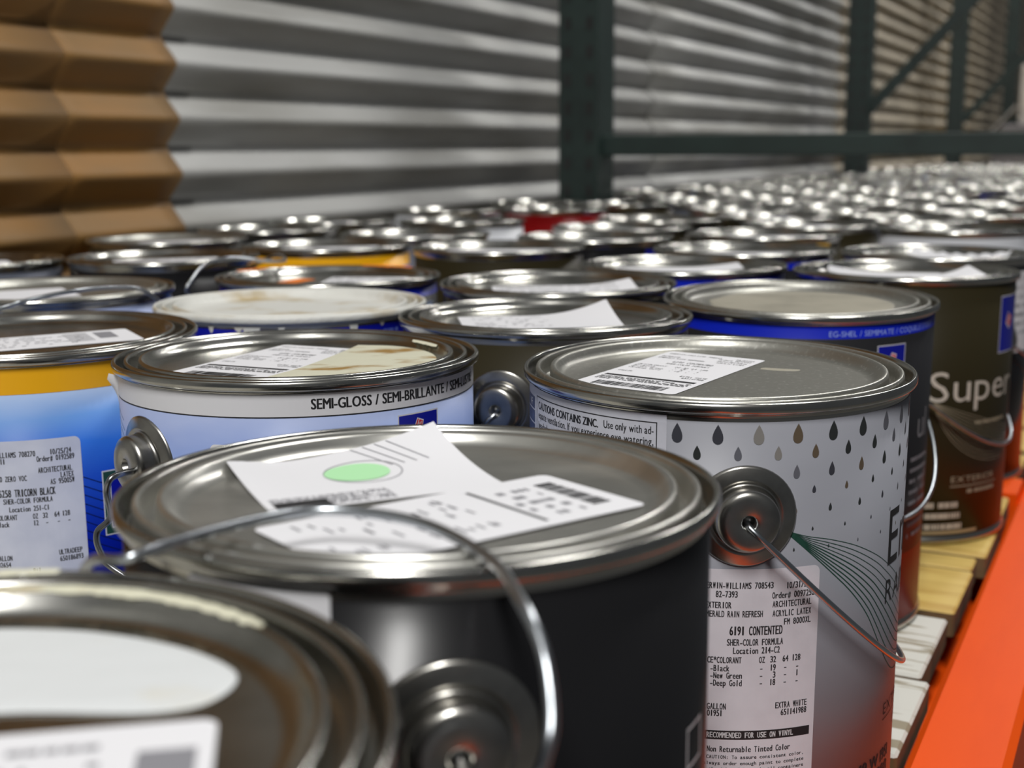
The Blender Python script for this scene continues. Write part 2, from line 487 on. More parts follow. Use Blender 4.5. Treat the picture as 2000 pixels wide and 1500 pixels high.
# wooden pallets the cans stand on
def pallet(y0, y1, edges, mtop, label, xr=-0.1, jit=0.004):
    p = tag(empty('wooden_pallet', (0, y0, 0)), label, 'pallet', 'pallets on the rack')
    rr = random.Random(int(y0 * 100) + 5)
    for a, b in edges:
        bm = bmesh.new(); x1 = xr + rr.uniform(-jit, jit)
        box(bm, -1.075, x1, a - y0, b - y0, -0.019, -0.0004)
        bmesh.ops.bevel(bm, geom=bm.edges[:], offset=0.0015, segments=1, affect='EDGES')
        bm.normal_update()
        for f in bm.faces:
            f.material_index = 0 if f.normal.z > 0.5 else 1
        link('deck_board', bm_mesh(bm, 'deck_board'), p, [mtop, M['wood_brown']])
    for sx in (-0.155, -0.59, -1.06):
        bm = bmesh.new(); box(bm, sx, sx + 0.036, 0.0, y1 - y0, -0.108, -0.019)
        link('stringer', bm_mesh(bm, 'stringer', 0.002), p, M['wood_brown'])
    return p


def edges_from(y0, y1, wd, gap):
    out = []; y = y0
    while y + wd <= y1 + 0.001:
        out.append((y, y + wd)); y += wd + gap
    return out


pallet(-0.33, 0.818, [(-0.33, -0.23), (-0.22, -0.12), (-0.11, -0.01), (0.0, 0.10), (0.11, 0.21), (0.215, 0.31), (0.315, 0.41), (0.415, 0.508), (0.512, 0.606), (0.612, 0.712), (0.717, 0.818)], M['wood_white'], 'white painted wooden pallet under the nearest cans')
pallet(0.832, 2.06, [(0.832, 0.922), (0.927, 0.955), (0.962, 1.06), (1.065, 1.14), (1.21, 1.31), (1.33, 1.43), (1.45, 1.55), (1.57, 1.67), (1.69, 1.79), (1.81, 1.93), (1.94, 2.06)], M['wood_yellow'], 'yellow pine pallet with a split front board behind the white one')
pallet(2.30, 3.44, edges_from(2.30, 3.44, 0.13, 0.02), M['wood_yellow'], 'wooden pallet just beyond the first green frame')
pallet(3.46, 4.59, edges_from(3.46, 4.59, 0.13, 0.02), M['wood_yellow'], 'wooden pallet before the second green frame')
pallet(4.69, 5.78, edges_from(4.69, 5.78, 0.13, 0.02), M['wood_yellow'], 'wooden pallet just beyond the second green frame')
pallet(5.80, 6.90, edges_from(5.80, 6.90, 0.13, 0.02), M['wood_yellow'], 'farthest wooden pallet covered with cans')

# ------------------------------------------------------------------ paint can parts
mm = lambda prof: [(a / 1000, b / 1000) for a, b in prof]
LID = mm([(0, 197.2), (40, 197.2), (65.5, 197.2), (67.6, 197.4), (69.4, 198.3), (70.9, 200.2), (71.8, 201.7), (72.6, 202.5), (73.5, 202.7), (74.3, 202.3), (74.7, 201.2), (74.9, 198.0), (75.4, 195.4), (76.4, 194.6), (77.6, 194.6), (78.5, 195.4), (78.8, 198.0), (79.0, 201.2), (79.5, 202.3), (80.3, 202.6), (81.0, 202.1), (81.3, 200.8), (81.1, 198.4), (81.0, 195.6)])
RIM = mm([(80.8, 195.2), (82.4, 195.0), (83.4, 195.4), (83.9, 197.0), (84.2, 200.2), (84.6, 201.8), (85.2, 202.6), (86.0, 202.5), (86.6, 201.8), (86.8, 200.4), (86.7, 199.2), (86.2, 198.4), (85.2, 198.0), (84.2, 197.7), (83.75, 197.0), (83.7, 196.0)])
BODY = mm([(83.7, 196.4), (83.7, 150), (83.7, 100), (83.7, 50), (83.7, 6), (84.6, 5.0), (85.4, 3.8), (85.6, 2.2), (85.2, 0.8), (84.4, 0.0), (83.4, 0.2), (82.8, 2.0), (82, 4.0), (40, 4.0), (0, 4.0)])
WRAP = lambda z0, z1: mm([(83.78, z0), (83.9, z0), (83.9, (z0 + z1) / 2), (83.9, z1), (83.78, z1)])
EAR = [(20.6, 0.1), (20.5, 0.9), (19.6, 1.5), (17.0, 1.6), (15.6, 2.3), (14.6, 2.2), (13.8, 1.4), (13.0, 1.5), (12.7, 3.0), (12.6, 7.6), (12.1, 8.9), (10.8, 9.7), (9.0, 10.0), (3.4, 10.0), (2.8, 9.6), (2.7, 5.0), (0, 5.0)]


def ear_mesh(n=48):
    v, f, ring = [], [], []
    for rho, h in EAR:
        if rho == 0:
            ring.append([len(v)] * n); v.append((0, -(83.7 + h) / 1000, 0)); continue
        ring.append(list(range(len(v), len(v) + n)))
        for i in range(n):
            a = 2 * PI * i / n; x = rho * math.cos(a); z = rho * math.sin(a)
            drop = (83.7 - math.sqrt(83.7 ** 2 - x * x)) * min(1, max(0, (rho - 8) / 6))
            v.append((x / 1000, -(83.7 + h - drop) / 1000, z / 1000))
    for a, b in zip(ring[:-1], ring[1:]):
        for i in range(n):
            j = (i + 1) % n; q = []
            for k in (a[i], b[i], b[j], a[j]):
                if k not in q:
                    q.append(k)
            if len(q) > 2:
                f.append(q)
    return mesh_py('ear', v, f, True)


ME = {}
for tagn, n in (('hi', 128), ('lo', 56)):
    ME['lid_' + tagn] = lathe('lid', LID, n); ME['rim_' + tagn] = lathe('rim', RIM, n); ME['body_' + tagn] = lathe('body', BODY, n)
    ME['rim_' + tagn].materials.append(M['tin']); ME['body_' + tagn].materials.append(M['tin_body'])
ME['ear'] = ear_mesh(); ME['ear'].materials.append(M['ear'])
LIDV = {}
WRAPV = {}


def lid_mesh(tagn, m):
    k = (tagn, m)
    if k not in LIDV:
        me = ME['lid_' + tagn].copy(); me.materials.append(M[m]); LIDV[k] = me
    return LIDV[k]


def wrap_mesh(tagn, kind, z0=6.5, z1=194.6):
    k = (tagn, kind, z0, z1)
    if k not in WRAPV:
        me = lathe('wrap_label', WRAP(z0, z1), 128 if tagn == 'hi' else 56); me.materials.append(L_[kind]); WRAPV[k] = me
    return WRAPV[k]


def can(x, y, label, wrap, tilt=(0, 0), hi=True, lidm='tin_lid', group=None, z1=194.6, spin=None):
    """a gallon paint can: Empty at its base; local -y faces the camera side"""
    lift = 0.083 * math.hypot(*tilt)
    o = empty('paint_can', (x, y, lift)); nz = Vector((-tilt[0], -tilt[1], 1)).normalized()
    back = Vector((x, y, 0)).normalized(); xa = back.cross(nz).normalized(); ya = nz.cross(xa)
    m3 = Matrix((xa, ya, nz)).transposed()
    if spin:
        m3 = m3 @ Matrix.Rotation(spin, 3, 'Z')
    o.rotation_euler = m3.to_euler()
    tag(o, label, 'paint can', group)
    t = 'hi' if hi else 'lo'
    link('body', ME['body_' + t], o); link('rim', ME['rim_' + t], o); link('lid', lid_mesh(t, lidm), o)
    if wrap:
        link('wrap_label', wrap_mesh(t, wrap, 6.5, z1), o)
    return o


def ear(c, s, z=158.0):
    """s = arc position in mm on the can side"""
    for k in (0, 1):
        e = link('ear', ME['ear'], c); e.location = (0, 0, z / 1000); e.rotation_euler = (0, 0, s / 83.8 + PI * k)


def bail(c, s, z=158.0, side=1, apex=0.086, drop=0.086, m='wire', a=0.093, r=0.00135):
    """wire handle hinged at the ears, swung to one side (side=+1: towards larger s); drop<0 raises it"""
    th = s / 83.8; ax = Vector((math.sin(th), -math.cos(th), 0)); pr = Vector((math.cos(th), math.sin(th), 0)) * side
    pts = [ax * 0.088 + Vector((0, 0, z / 1000)), ax * 0.0945 + Vector((0, 0, z / 1000))]
    N_ = 48
    for i in range(1, N_):
        t = PI * i / N_; sn = math.sin(t)
        pts.append(ax * a * math.cos(t) + pr * apex * sn + Vector((0, 0, z / 1000 - drop * sn)))
    pts += [-ax * 0.0945 + Vector((0, 0, z / 1000)), -ax * 0.088 + Vector((0, 0, z / 1000))]
    return link('bail', tube('bail', pts, r), c, M[m])


def world_wire(c, pts, r=0.00135, m='wire', k=10):
    """bent wire handle given by world points"""
    inv = c.matrix_basis.inverted()
    return link('bail', tube('bail', [inv @ p for p in catmull(pts, k)], r), c, M[m])


def logo(c, x0, z0, x1, z1, rad=84.05):
    """blue square with a white border and a small tilted red-and-white mark"""
    Print().rect(x0, z0, x1, z1).wrap('logo_border', c, M['white_ink'], rad)
    t = (x1 - x0) * 0.025
    Print().rect(x0 + t, z0 + t, x1 - t, z1 - t).wrap('logo_field', c, M['blue_ink'], rad + 0.05)


def mark(c, cx, cz, s, rad=84.15):
    Print().poly([(cx - 2.2 * s, cz - 0.6 * s), (cx - 0.8 * s, cz + 2.6 * s), (cx + 2.3 * s, cz + 1.5 * s), (cx + 1.6 * s, cz - 1.4 * s), (cx + 0.2 * s, cz - 2.5 * s)]).wrap('logo_mark', c, M['white_ink'], rad, None)
    p = Print().poly([(cx - 1.8 * s, cz - 0.5 * s), (cx - 0.6 * s, cz + 2.2 * s), (cx - 0.1 * s, cz + 2.0 * s), (cx - 1.2 * s, cz - 0.9 * s)])
    p.poly([(cx + 0.2 * s, cz + 1.8 * s), (cx + 1.9 * s, cz + 1.2 * s), (cx + 1.3 * s, cz - 1.2 * s), (cx + 0.2 * s, cz - 2.0 * s), (cx - 0.7 * s, cz - 1.0 * s)])
    p.wrap('logo_mark', c, M['red_ink'], rad + 0.04, None)
    Print().text('SWP', cx - 0.5 * s, cz - 0.35 * s, 1.0 * s, width=2.0 * s, slope=0.25).wrap('logo_letters', c, M['white_ink'], rad + 0.08, None)


# ---- stickers on lids
def dashes(p, x0, x1, y, h, seed, fill=0.7):
    rr = random.Random(seed); x = x0
    while x < x1 - 0.5:
        wd = rr.uniform(0.8, 3.2)
        if rr.random() < fill:
            p.rect(x, y, min(x + wd, x1), y + h)
        x += wd + rr.uniform(0.3, 0.8)
    return p


def formula_text(p, w_, l_, detail=True):
    """tint formula sticker seen on the lids: w_ x l_ mm, centred, top = +y"""
    x0, x1 = -w_ / 2 + 3, w_ / 2 - 3; t = l_ / 2
    if detail:
        ch = 1.22
        p.text('SHERWIN-WILLIAMS 708543', x0, t - 8, 2.3, cell=ch); p.text('10/31/24', x1, t - 8, 2.3, cell=1.2, align='R')
        p.text('Order# 0097252', x1, t - 11.5, 2.3, cell=1.2, align='R')
        p.text('EXTERIOR', x0, t - 16, 2.3, cell=ch); p.text('ARCHITECTURAL', x1, t - 16, 2.3, cell=ch, align='R')
        p.text('EMERALD RAIN REFRESH', x0, t - 20, 2.3, cell=ch); p.text('ACRYLIC LATEX', x1, t - 20, 2.3, cell=1.1, align='R')
        p.text('6191 CONTENTED', 0, t - 29, 3.4, cell=1.5, align='C'); p.text('SHER-COLOR FORMULA', 0, t - 34, 2.4, cell=1.25, align='C')
        for k, s in enumerate(('CE*COLORANT   OZ 32 64 128', 'B1-Black       - 19  -  -', 'G2-New Green   -  3  -  1', 'Y3-Deep Gold   - 18  -  -')):
            p.text(s, x0, t - 41 - 3.2 * k, 2.1, cell=1.4)
        p.text('GALLON', x0, t - 60, 2.3, cell=ch); p.text('EXTRA WHITE', x1, t - 60, 2.3, cell=1.2, align='R'); p.text('651141988', x1, t - 63.5, 2.3, cell=1.2, align='R')
    else:
        for k, yy in enumerate((8, 11.5, 16, 20, 29, 34, 41, 44, 47, 50, 60, 63.5)):
            dashes(p, x0, x0 + (w_ - 6) * (0.45 if k % 2 else 0.9), t - yy, 1.8, k + int(w_), 0.6)
    p.rect(x0, t - 72, x1, t - 69)
    for k in range(4):
        dashes(p, x0, x1, t - 75 - 1.9 * k, 1.0, k + 77, 0.85)
    return p


def lid_sticker(c, cx, cy, w_, l_, rot, detail=False, seed=3, z=197.45, zf=None, ink=True, paper='paper', barcode=True):
    kw = dict(step=4, stepy=4) if zf else {}
    s = Print().rrect(-w_ / 2, -l_ / 2, w_ / 2, l_ / 2, 2.5).flat('lid_sticker', c, M[paper], (cx, cy), rot, z, zf, **kw)
    if ink:
        p = formula_text(Print(), w_, l_, detail)
        if barcode:
            p.barcode(-w_ / 2 + 8, -l_ / 2 + 4, w_ / 2 - 8, -l_ / 2 + 12, seed)
        o = p.flat('sticker_print', None, M['ink'], (cx, cy), rot, z + 0.09, zf); o.parent = s
    return s


HF = lambda tx, ty: (tx * math.cos(R_(27)) - ty * math.sin(R_(27)), tx * math.sin(R_(27)) + ty * math.cos(R_(27)))


def arc_strip(name, c, r0, r1, z, a0, a1, m, zb=None, n=40, ragged=0.0008):
    """dried paint run lying on a ring of the lid; angles measured from local +x"""
    v, f = [], []; rr = random.Random(9)
    for i in range(n + 1):
        a = R_(a0 + (a1 - a0) * i / n); e = math.sin(PI * min(1, max(0, i / n))) ** 0.25
        mid = (r0 + r1) / 2; hw = (r1 - r0) / 2 * (0.25 + 0.75 * e) + rr.uniform(-ragged, ragged) * e
        for q, zz in ((-1, 0), (-0.5, 0.7), (0.5, 0.7), (1, 0)):
            v.append(((mid + hw * q) * math.cos(a), (mid + hw * q) * math.sin(a), z + zz * 0.0012))
    for i in range(n):
        for k in range(3):
            f.append((i * 4 + k, i * 4 + k + 1, i * 4 + k + 5, i * 4 + k + 4))
    return link(name, mesh_py(name, v, f, True), c, M[m])


def blob(name, c, pts, m, z=197.4, h=0.5):
    """flat dried puddle with a rounded edge; pts in mm on the lid"""
    P = catmull([(a, b, 0) for a, b in pts] + [(pts[0][0], pts[0][1], 0)], 6)[:-1]; cx = sum(p.x for p in P) / len(P); cy = sum(p.y for p in P) / len(P)
    n = len(P); v = []; f = []
    for k, (s, zz) in enumerate(((1.0, 0.0), (0.985, 0.7), (0.95, 1.0), (0.5, 1.0))):
        v += [((cx + (p.x - cx) * s) / 1000, (cy + (p.y - cy) * s) / 1000, (z + zz * h) / 1000) for p in P]
    for k in range(3):
        for i in range(n):
            j = (i + 1) % n; f.append((k * n + i, k * n + j, (k + 1) * n + j, (k + 1) * n + i))
    f.append(tuple(range(3 * n, 4 * n)))
    return link(name, mesh_py(name, v, f, True), c, M[m])


# ================================================================== the near cans
# ---- A: nearest can, bottom left, strongly out of focus
A = can(-0.1857, 0.1300, 'nearest paint can at bottom left with white paint puddle on lid', 'black')
blob('dried_paint', A, [(-20, 40), (10, 60), (36, 50), (55, 30), (63, 10), (56, -1), (44, -1), (20, 12), (0, 16), (-20, 20)], 'white_paint')
s = Print().rrect(-35, -25, 35, 25, 3).flat('lid_sticker', A, M['paper'], (13.0, -23.5), -18, 198.1)
p = Print(); p.rect(22, -12, 32, 14)
for k in range(5):
    dashes(p, -30, 18, 16 - 7 * k, 2.0, k, 0.6)
p.flat('sticker_print', s, M['grey_ink'], (13.0, -23.5), -18, 198.2)
arc_strip('dried_paint_run', A, 0.0715, 0.0758, 0.2022, 14, 78, 'cream_paint')
arc_strip('dried_paint_run', A, 0.0838, 0.0872, 0.2022, 62, 118, 'cream_paint')
ear(A, 60); bail(A, 60, side=1)

# ---- B: black can in the front middle, papers on its lid, raised wire handle
B = can(-0.1852, 0.3040, 'black paint can in front middle with folded papers and green oval on lid', 'black', HF(-0.001, -0.022), lidm='tin_smudge')


def curl(x, y):
    u = max(0, (x + 36) / 73); v_ = max(0, (y + 30) / 60)
    return 9.5 * (u * v_) ** 2.2 * (0.6 + 0.4 * u) + 4.5 * max(0, 1 - u * 3.2) ** 2 * v_ ** 2


def B_paper():
    C0, rot = (-18.5, 27.0), 21
    pp = Print().rect(-36.5, -30, 36.5, 30).flat('folded_paper', B, M['paper'], C0, rot, 197.6, curl, 4, 4)
    pr = Print()
    for k in range(6):
        dashes(pr, -34, 2, -18 - 1.9 * k + 22 * 0, 0.9, 20 + k, 0.9)
    for k in range(4):
        pr.line([(6 + 7 * t + k * 4.2, 29 - 22 * t) for t in [i / 8 for i in range(9)]], 0.45)
    n = 30
    for i in range(n):
        a0, a1 = 2 * PI * i / n, 2 * PI * (i + 1) / n
        pr.poly([(2 + 12.6 * math.cos(a0), 4 + 12.6 * math.sin(a0)), (2 + 12.6 * math.cos(a1), 4 + 12.6 * math.sin(a1)), (2 + 12.2 * math.cos(a1), 4 + 12.2 * math.sin(a1)), (2 + 12.2 * math.cos(a0), 4 + 12.2 * math.sin(a0))])
    o = pr.flat('paper_print', None, M['grey_ink'], C0, rot, 197.75, curl); o.parent = pp
    o = Print().rect(-34, -29, -18, -21).flat('paper_print', None, M['ink'], C0, rot, 197.78, curl, 4, 4); o.parent = pp
    o = Print().ellipse(0, 4, 10.5, 10.0).flat('green_oval', None, M['mint_ink'], C0, rot, 197.8, curl, 4, 4); o.parent = pp


B_paper()
s = Print().rrect(-50, -23.5, 50, 23.5, 3).flat('lid_sticker', B, M['paper'], (9.5, -23.5), 33, 198.0)
p = Print(); p.rect(16.2, -19, 17.6, 19)
for k in range(9):
    dashes(p, -44 + 6.2 * k, -41.5 + 6.2 * k, -17, 0.1, k, 0)
rr = random.Random(8)
o = p.flat('sticker_print', None, M['ink'], (9.5, -23.5), 33, 198.1); o.parent = s
p = Print()
for k in range(34):
    xx = rr.uniform(-45, 12); yy = rr.choice((-15, -8, -1, 6, 13)); p.rect(xx, yy, xx + 0.9, yy + rr.uniform(2.5, 6))
for k in range(5):
    dashes(p, 20, 34, -16 + 6.5 * k, 3.0, 40 + k, 0.5)
o = p.flat('sticker_print', None, M['grey_ink'], (9.5, -23.5), 33, 198.1); o.parent = s
p = Print(); y = -14.0
while y < 14:
    t = rr.choice((0.5, 0.9, 1.4)); p.rect(38, y, 44.5, y + t); y += t + rr.choice((0.5, 0.9))
o = p.flat('sticker_print', None, M['ink'], (9.5, -23.5), 33, 198.12); o.parent = s
Print().rrect(-62, 187.5, -21.5, 196.0, 1.0).wrap('side_sticker', B, M['paper'], 84.1)
Print().frame(82, 132, 94, 144, 0.9).wrap('printed_square', B, M['white_ink'], 84.1)
ear(B, 6.9, 160.0)
world_wire(B, [(-0.1275, 0.2185, 0.1618), (-0.1225, 0.2105, 0.1612), (-0.1125, 0.2050, 0.1640), (-0.1010, 0.2030, 0.1760), (-0.0973, 0.2045, 0.1860), (-0.0980, 0.2084, 0.1924), (-0.1029, 0.2147, 0.2018), (-0.1115, 0.2225, 0.2078), (-0.1290, 0.2420, 0.2085), (-0.1510, 0.2550, 0.2095), (-0.1678, 0.2560, 0.2105), (-0.1829, 0.2511, 0.2108), (-0.1915, 0.2377, 0.2108), (-0.2008, 0.2172, 0.2095), (-0.2062, 0.2075, 0.2075), (-0.2240, 0.2150, 0.2020), (-0.2420, 0.2260, 0.1850), (-0.2640, 0.2480, 0.1650), (-0.2810, 0.2950, 0.1550), (-0.2730, 0.3450, 0.1540), (-0.2530, 0.3780, 0.1570), (-0.2380, 0.3890, 0.1600)], 0.0014)

# ---- C: pale blue semi-gloss can
C = can(-0.3655, 0.4905, 'pale blue paint can with white SEMI-GLOSS band and cream paint on lid', 'cloud', HF(-0.001, -0.011), z1=196.8)
Print().rect(-131, 187.2, 131, 196.9).wrap('white_band', C, M['white_ink'], 84.0)
Print().rect(-131, 186.8, 131, 187.25).wrap('band_line', C, M['ink'], 84.05)
Print().text('SEMI-GLOSS / SEMI-BRILLANTE / SEMI-LUSTRÉ', 4.3, 190.2, 4.4, width=102, bold=0.030).wrap('band_text', C, M['ink'], 84.1, 3)
logo(C, 43.1, 160.0, 67.1, 184.0); mark(C, 54.8, 178.4, 1.25)
Print().rrect(-40, 110, 14, 175, 2.5).wrap('side_sticker', C, M['paper'], 84.05)
p = Print()
for k in range(7):
    p.line([(-116 + 2 * k, 181.5 - 4.2 * k), (-104 + 1.2 * k, 177.5 - 4.6 * k)], 0.35)
p.line([(-116, 184), (-112, 150), (-113, 120)], 0.4)
p.wrap('line_pattern', C, M['ink'], 84.05)
# peeled corner of the wrap standing off at the left
v = []; f = []
for i in range(9):
    z = 174 + 22 * i / 8; out = 8.5 * max(0, (i / 8 - 0.35)) ** 1.6 * (1.0 if i < 8 else 0.6)
    for k in range(5):
        th = (-118 - 7.0 * k / 4 * min(1, i / 4)) / 83.8; rad = 84.0 + out * k / 4 * 1.6
        v.append((rad / 1000 * math.sin(th), -rad / 1000 * math.cos(th), z / 1000))
for i in range(8):
    for k in range(4):
        f.append((i * 5 + k, i * 5 + k + 1, i * 5 + k + 6, i * 5 + k + 5))
link('peeled_label_corner', mesh_py('peeled_label_corner', v, f, True), C, M['paper'])
wallc = lambda x, y, cx, cy, rot: max(0.0, math.hypot(cx + x * math.cos(R_(rot)) - y * math.sin(R_(rot)), cy + x * math.sin(R_(rot)) + y * math.cos(R_(rot))) - 67.0)
lid_sticker(C, -13.0, 6.5, 51, 100, -33, True, 5, zf=lambda x, y: min(4.8, 1.15 * wallc(x, y, -13.0, 6.5, -33)))
blob('dried_paint', C, [(31, 51), (50, 43), (64, 22), (66, -6), (56, -30), (38, -50), (8, -60), (-14, -58), (-16, -46), (0, -20), (16, 14)], 'cream_paint', 197.65, 0.35)
arc_strip('dried_paint_run', C, 0.0690, 0.0735, 0.2005, 14, 34, 'cream_paint')
ear(C, -80.5, 162.5)
world_wire(C, [(-0.3890, 0.4010, 0.1628), (-0.3886, 0.3935, 0.1634), (-0.3898, 0.3885, 0.1620), (-0.3913, 0.3876, 0.1560), (-0.3887, 0.3862, 0.1462), (-0.3933, 0.3826, 0.1398), (-0.3914, 0.3818, 0.1317), (-0.3846, 0.3836, 0.1237), (-0.3500, 0.3940, 0.1050), (-0.3050, 0.4250, 0.0900), (-0.2800, 0.4700, 0.0860), (-0.2775, 0.5150, 0.0980), (-0.2920, 0.5500, 0.1250), (-0.3150, 0.5720, 0.1500), (-0.3420, 0.5800, 0.1625)], 0.0014, 'wire_dark')

# ---- D: silver rain-drop can
D = can(-0.1745, 0.5452, 'silver grey paint can printed with rows of dark rain drops', 'silver', HF(0.0, 0.009), lidm='tin_dull', z1=194.8)
DG = [mat('drop_' + n, c, 0.45) for n, c in (('charcoal', srgb(58, 60, 68)), ('grey', srgb(98, 100, 108)), ('pale', srgb(132, 130, 126)), ('brown', srgb(96, 84, 68)), ('dark', srgb(44, 48, 48)))]
rows = [(193.9, 185.9, 4.4, 0, -30, 118), (185.3, 179.5, 3.1, 1, -22, 118), (177.4, 171.7, 2.9, 0, 25, 118), (168.6, 165.3, 1.75, 1, 25, 118), (160.5, 157.2, 1.65, 0, 25, 118), (151.6, 149.9, 0.95, 1, 25, 118), (143.5, 141.9, 0.85, 0, 25, 118)]
groups = {}
for ri, (zt, zb, wd, off, lo, hi_) in enumerate(rows):
    for k in range(-3, 9):
        sx = 1.2 + 15.8 * k + (7.9 if off else 0)
        if not (lo < sx < hi_):
            continue
        if sx < -16:
            continue
        ci = [4, 0, 0, 1, 2, 3, 4, 0, 1, 1][(k + 3) % 10] if ri < 2 else [3, 4, 4, 0, 1, 0][(k + ri) % 6]
        if ri == 0:
            ci = {-1: 0, 0: 0, 1: 2, 2: 3, 3: 4, 4: 4, 5: 1, 6: 1}.get(k, 1)
        if ri == 1:
            ci = {-1: 4, 0: 1, 1: 2, 2: 3, 3: 4, 4: 4, 5: 1}.get(k, 1)
        Print().drop(sx, zt, zb, wd).wrap('printed_rain_drop', D, DG[ci], 84.0, 1.5)
low = [(28.6, 150.7), (38.2, 142.3), (50.4, 131.3), (62.2, 120.4), (72.3, 109.1), (79.4, 99.0), (86.0, 89.6), (94.0, 80.6), (104.0, 74.0), (122, 71.0)]
top = [(28.6, 150.9), (38.0, 147.8), (49.7, 145.0), (63.3, 140.3), (77.8, 133.2), (88.0, 127.0), (98.0, 120.5), (108.0, 113.5), (118, 107.0), (134, 98)]
lc = catmull([(a, b, 0) for a, b in low], 5); tc_ = catmull([(a, b, 0) for a, b in top], 5)
p = Print()
for k in range(10):
    u = k / 9
    p.line([(a.x + (b.x - a.x) * u, a.y + (b.y - a.y) * u) for a, b in zip(lc, tc_)], 0.42 if k < 6 else 0.26)
p.wrap('green_line_pattern', D, M['green_ink'], 84.02, 2.5)
Print().text('Em', 88.5, 125.5, 24.0, squeeze=0.86).wrap('large_lettering', D, M['ink'], 84.06, 2)
Print().text('RAIN', 87.8, 108.8, 10.2, squeeze=0.95).wrap('large_lettering', D, M['ink'], 84.06, 2)
Print().text('EXTERIOR', 93.0, 56.2, 5.2, squeeze=1.15, bold=-0.01).wrap('small_lettering', D, M['ink'], 84.06, 2)
Print().rect(92.3, 53.9, 136, 54.3).wrap('small_lettering', D, M['ink'], 84.06)
Print().text('LIFETIME', 108, 46.5, 4.4, squeeze=1.05, bold=-0.01).wrap('small_lettering', D, M['ink'], 84.06, 2)
Print().text('K49 W 1951', 66.5, 34.5, 5.4, width=36, bold=0.04).text('651141988', 102.5, 27.2, 5.4, width=32, bold=0.04, align='R').wrap('code_lettering', D, M['ink'], 84.06, 2)
# zinc caution paper
cp = Print().rect(-131, 120, -18.8, 196.6).wrap('caution_paper', D, mat('caution_paper', srgb(196, 198, 208), 0.5, noise=(60, srgb(176, 178, 190), 0.5, 0.8), bump=(90, 0.25)), 84.05)
p = Print().frame(-96.2, 122, -22.6, 193.4, 0.42)
p.text('CAUTIONS CONTAINS ZINC.', -93.6, 188.0, 3.3, width=44.5, bold=0.035).text('Use only with ad-', -46.5, 188.4, 3.1, width=22.7, bold=0.015)
for k, t_ in enumerate(('equate ventilation. If you experience eye watering,', 'headaches, or dizziness, increase fresh air, or wear')):
    p.text(t_, -93.6, 183.9 - 4.5 * k, 3.1, width=69.8, bold=0.015)
o = p.wrap('caution_print', cp, M['ink'], 84.12, 3)
nb = Print()
for k in range(5):
    nb.rect(-127, 186.6 - 6.1 * k, -99.6, 192.0 - 6.1 * k)
nb.wrap('navy_index_blocks', cp, M['navy_ink'], 84.12)
Print().text('VIF', -109.5, 187.6, 3.2, squeeze=1.0).wrap('index_print', cp, M['white_ink'], 84.17)
# tint formula sticker on the side
st = Print().rrect(-47.0, 20, 44.8, 135.4, 3.0).wrap('side_sticker', D, mat('formula_paper', srgb(210, 207, 214), 0.55, noise=(70, srgb(200, 197, 204), 0.4, 0.7)), 84.06)
p = Print(); cw = 1.275
p.text('SHERWIN-WILLIAMS 708543', 24.9, 127.3, 2.6, cell=cw, bold=0.022, align='R').text('10/31/24', 40.3, 126.8, 2.6, cell=cw, bold=0.022, align='R')
p.text('82-7393', 1.9, 123.7, 2.6, cell=1.25, bold=0.022).text('Order# 0097252', 42.7, 122.9, 2.6, cell=1.31, bold=0.022, align='R')
p.text('EXTERIOR', 8.3, 119.1, 2.6, cell=1.31, bold=0.022, align='R').text('ARCHITECTURAL', 41.5, 119.2, 2.6, cell=1.30, bold=0.022, align='R')
p.text('EMERALD RAIN REFRESH', 20.9, 115.4, 2.6, cell=1.18, bold=0.022, align='R').text('ACRYLIC LATEX', 41.5, 115.3, 2.6, cell=1.29, bold=0.022, align='R')
p.text('FM 8000XL', 41.5, 111.6, 2.6, cell=1.32, bold=0.022, align='R')
p.text('6191 CONTENTED', 7.7, 107.8, 3.7, cell=1.54, bold=0.022)
p.text('SHER-COLOR FORMULA', 6.8, 103.4, 2.7, cell=1.27, bold=0.022).text('Location 214-C2', 9.3, 99.9, 2.7, cell=1.275, bold=0.022)
p.text('CE*COLORANT', 12.9, 95.9, 2.6, cell=1.24, bold=0.022, align='R')
for s_, x_ in (('OZ', 22.4), ('32', 27.0), ('64', 32.2), ('128', 37.5)):
    p.text(s_, x_, 95.9, 2.6, cell=1.28, bold=0.022, align='R')
for s_, zz, cols in (('-Black', 92.4, ('-', '19', '-', '-')), ('-New Green', 89.3, ('-', '3', '-', '1')), ('-Deep Gold', 86.1, ('-', '18', '-', '-'))):
    p.text(s_, 0.5, zz, 2.6, cell=1.28, bold=0.022)
    for q, x_ in zip(cols, (21.6, 27.0, 31.6, 36.8)):
        p.text(q, x_, zz, 2.6, cell=1.28, bold=0.022, align='R')
p.text('GALLON', 7.2, 75.9, 2.6, cell=1.28, bold=0.022, align='R').text('01951', 5.9, 73.0, 2.6, cell=1.25, bold=0.022, align='R')
p.text('EXTRA WHITE', 41.2, 75.9, 2.6, cell=1.27, bold=0.022, align='R').text('651141988', 41.2, 72.7, 2.6, cell=1.28, bold=0.022, align='R')
p.text('Non Returnable Tinted Color', 34.4, 57.4, 2.5, cell=1.275, bold=0.022, align='R')
for k, t_ in enumerate(('CAUTION: To assure consistent color,', 'always order enough paint to complete', 'the job and intermix all containers', 'of the same color before application.')):
    p.text(t_, 40.8, 54.4 - 2.7 * k, 1.5, cell=1.14, bold=0.022, align='R')
p.barcode(-36, 24, 36, 38, 4)
p.wrap('sticker_print', st, M['ink'], 84.14, 3)
Print().rect(-42.0, 62.8, 42.8, 66.7).wrap('sticker_bar', st, M['ink'], 84.12)
Print().text('NOT RECOMMENDED FOR USE ON VINYL', 35.5, 63.6, 2.4, cell=1.28, bold=0.022, align='R').wrap('sticker_print', st, M['paper'], 84.18, 3)
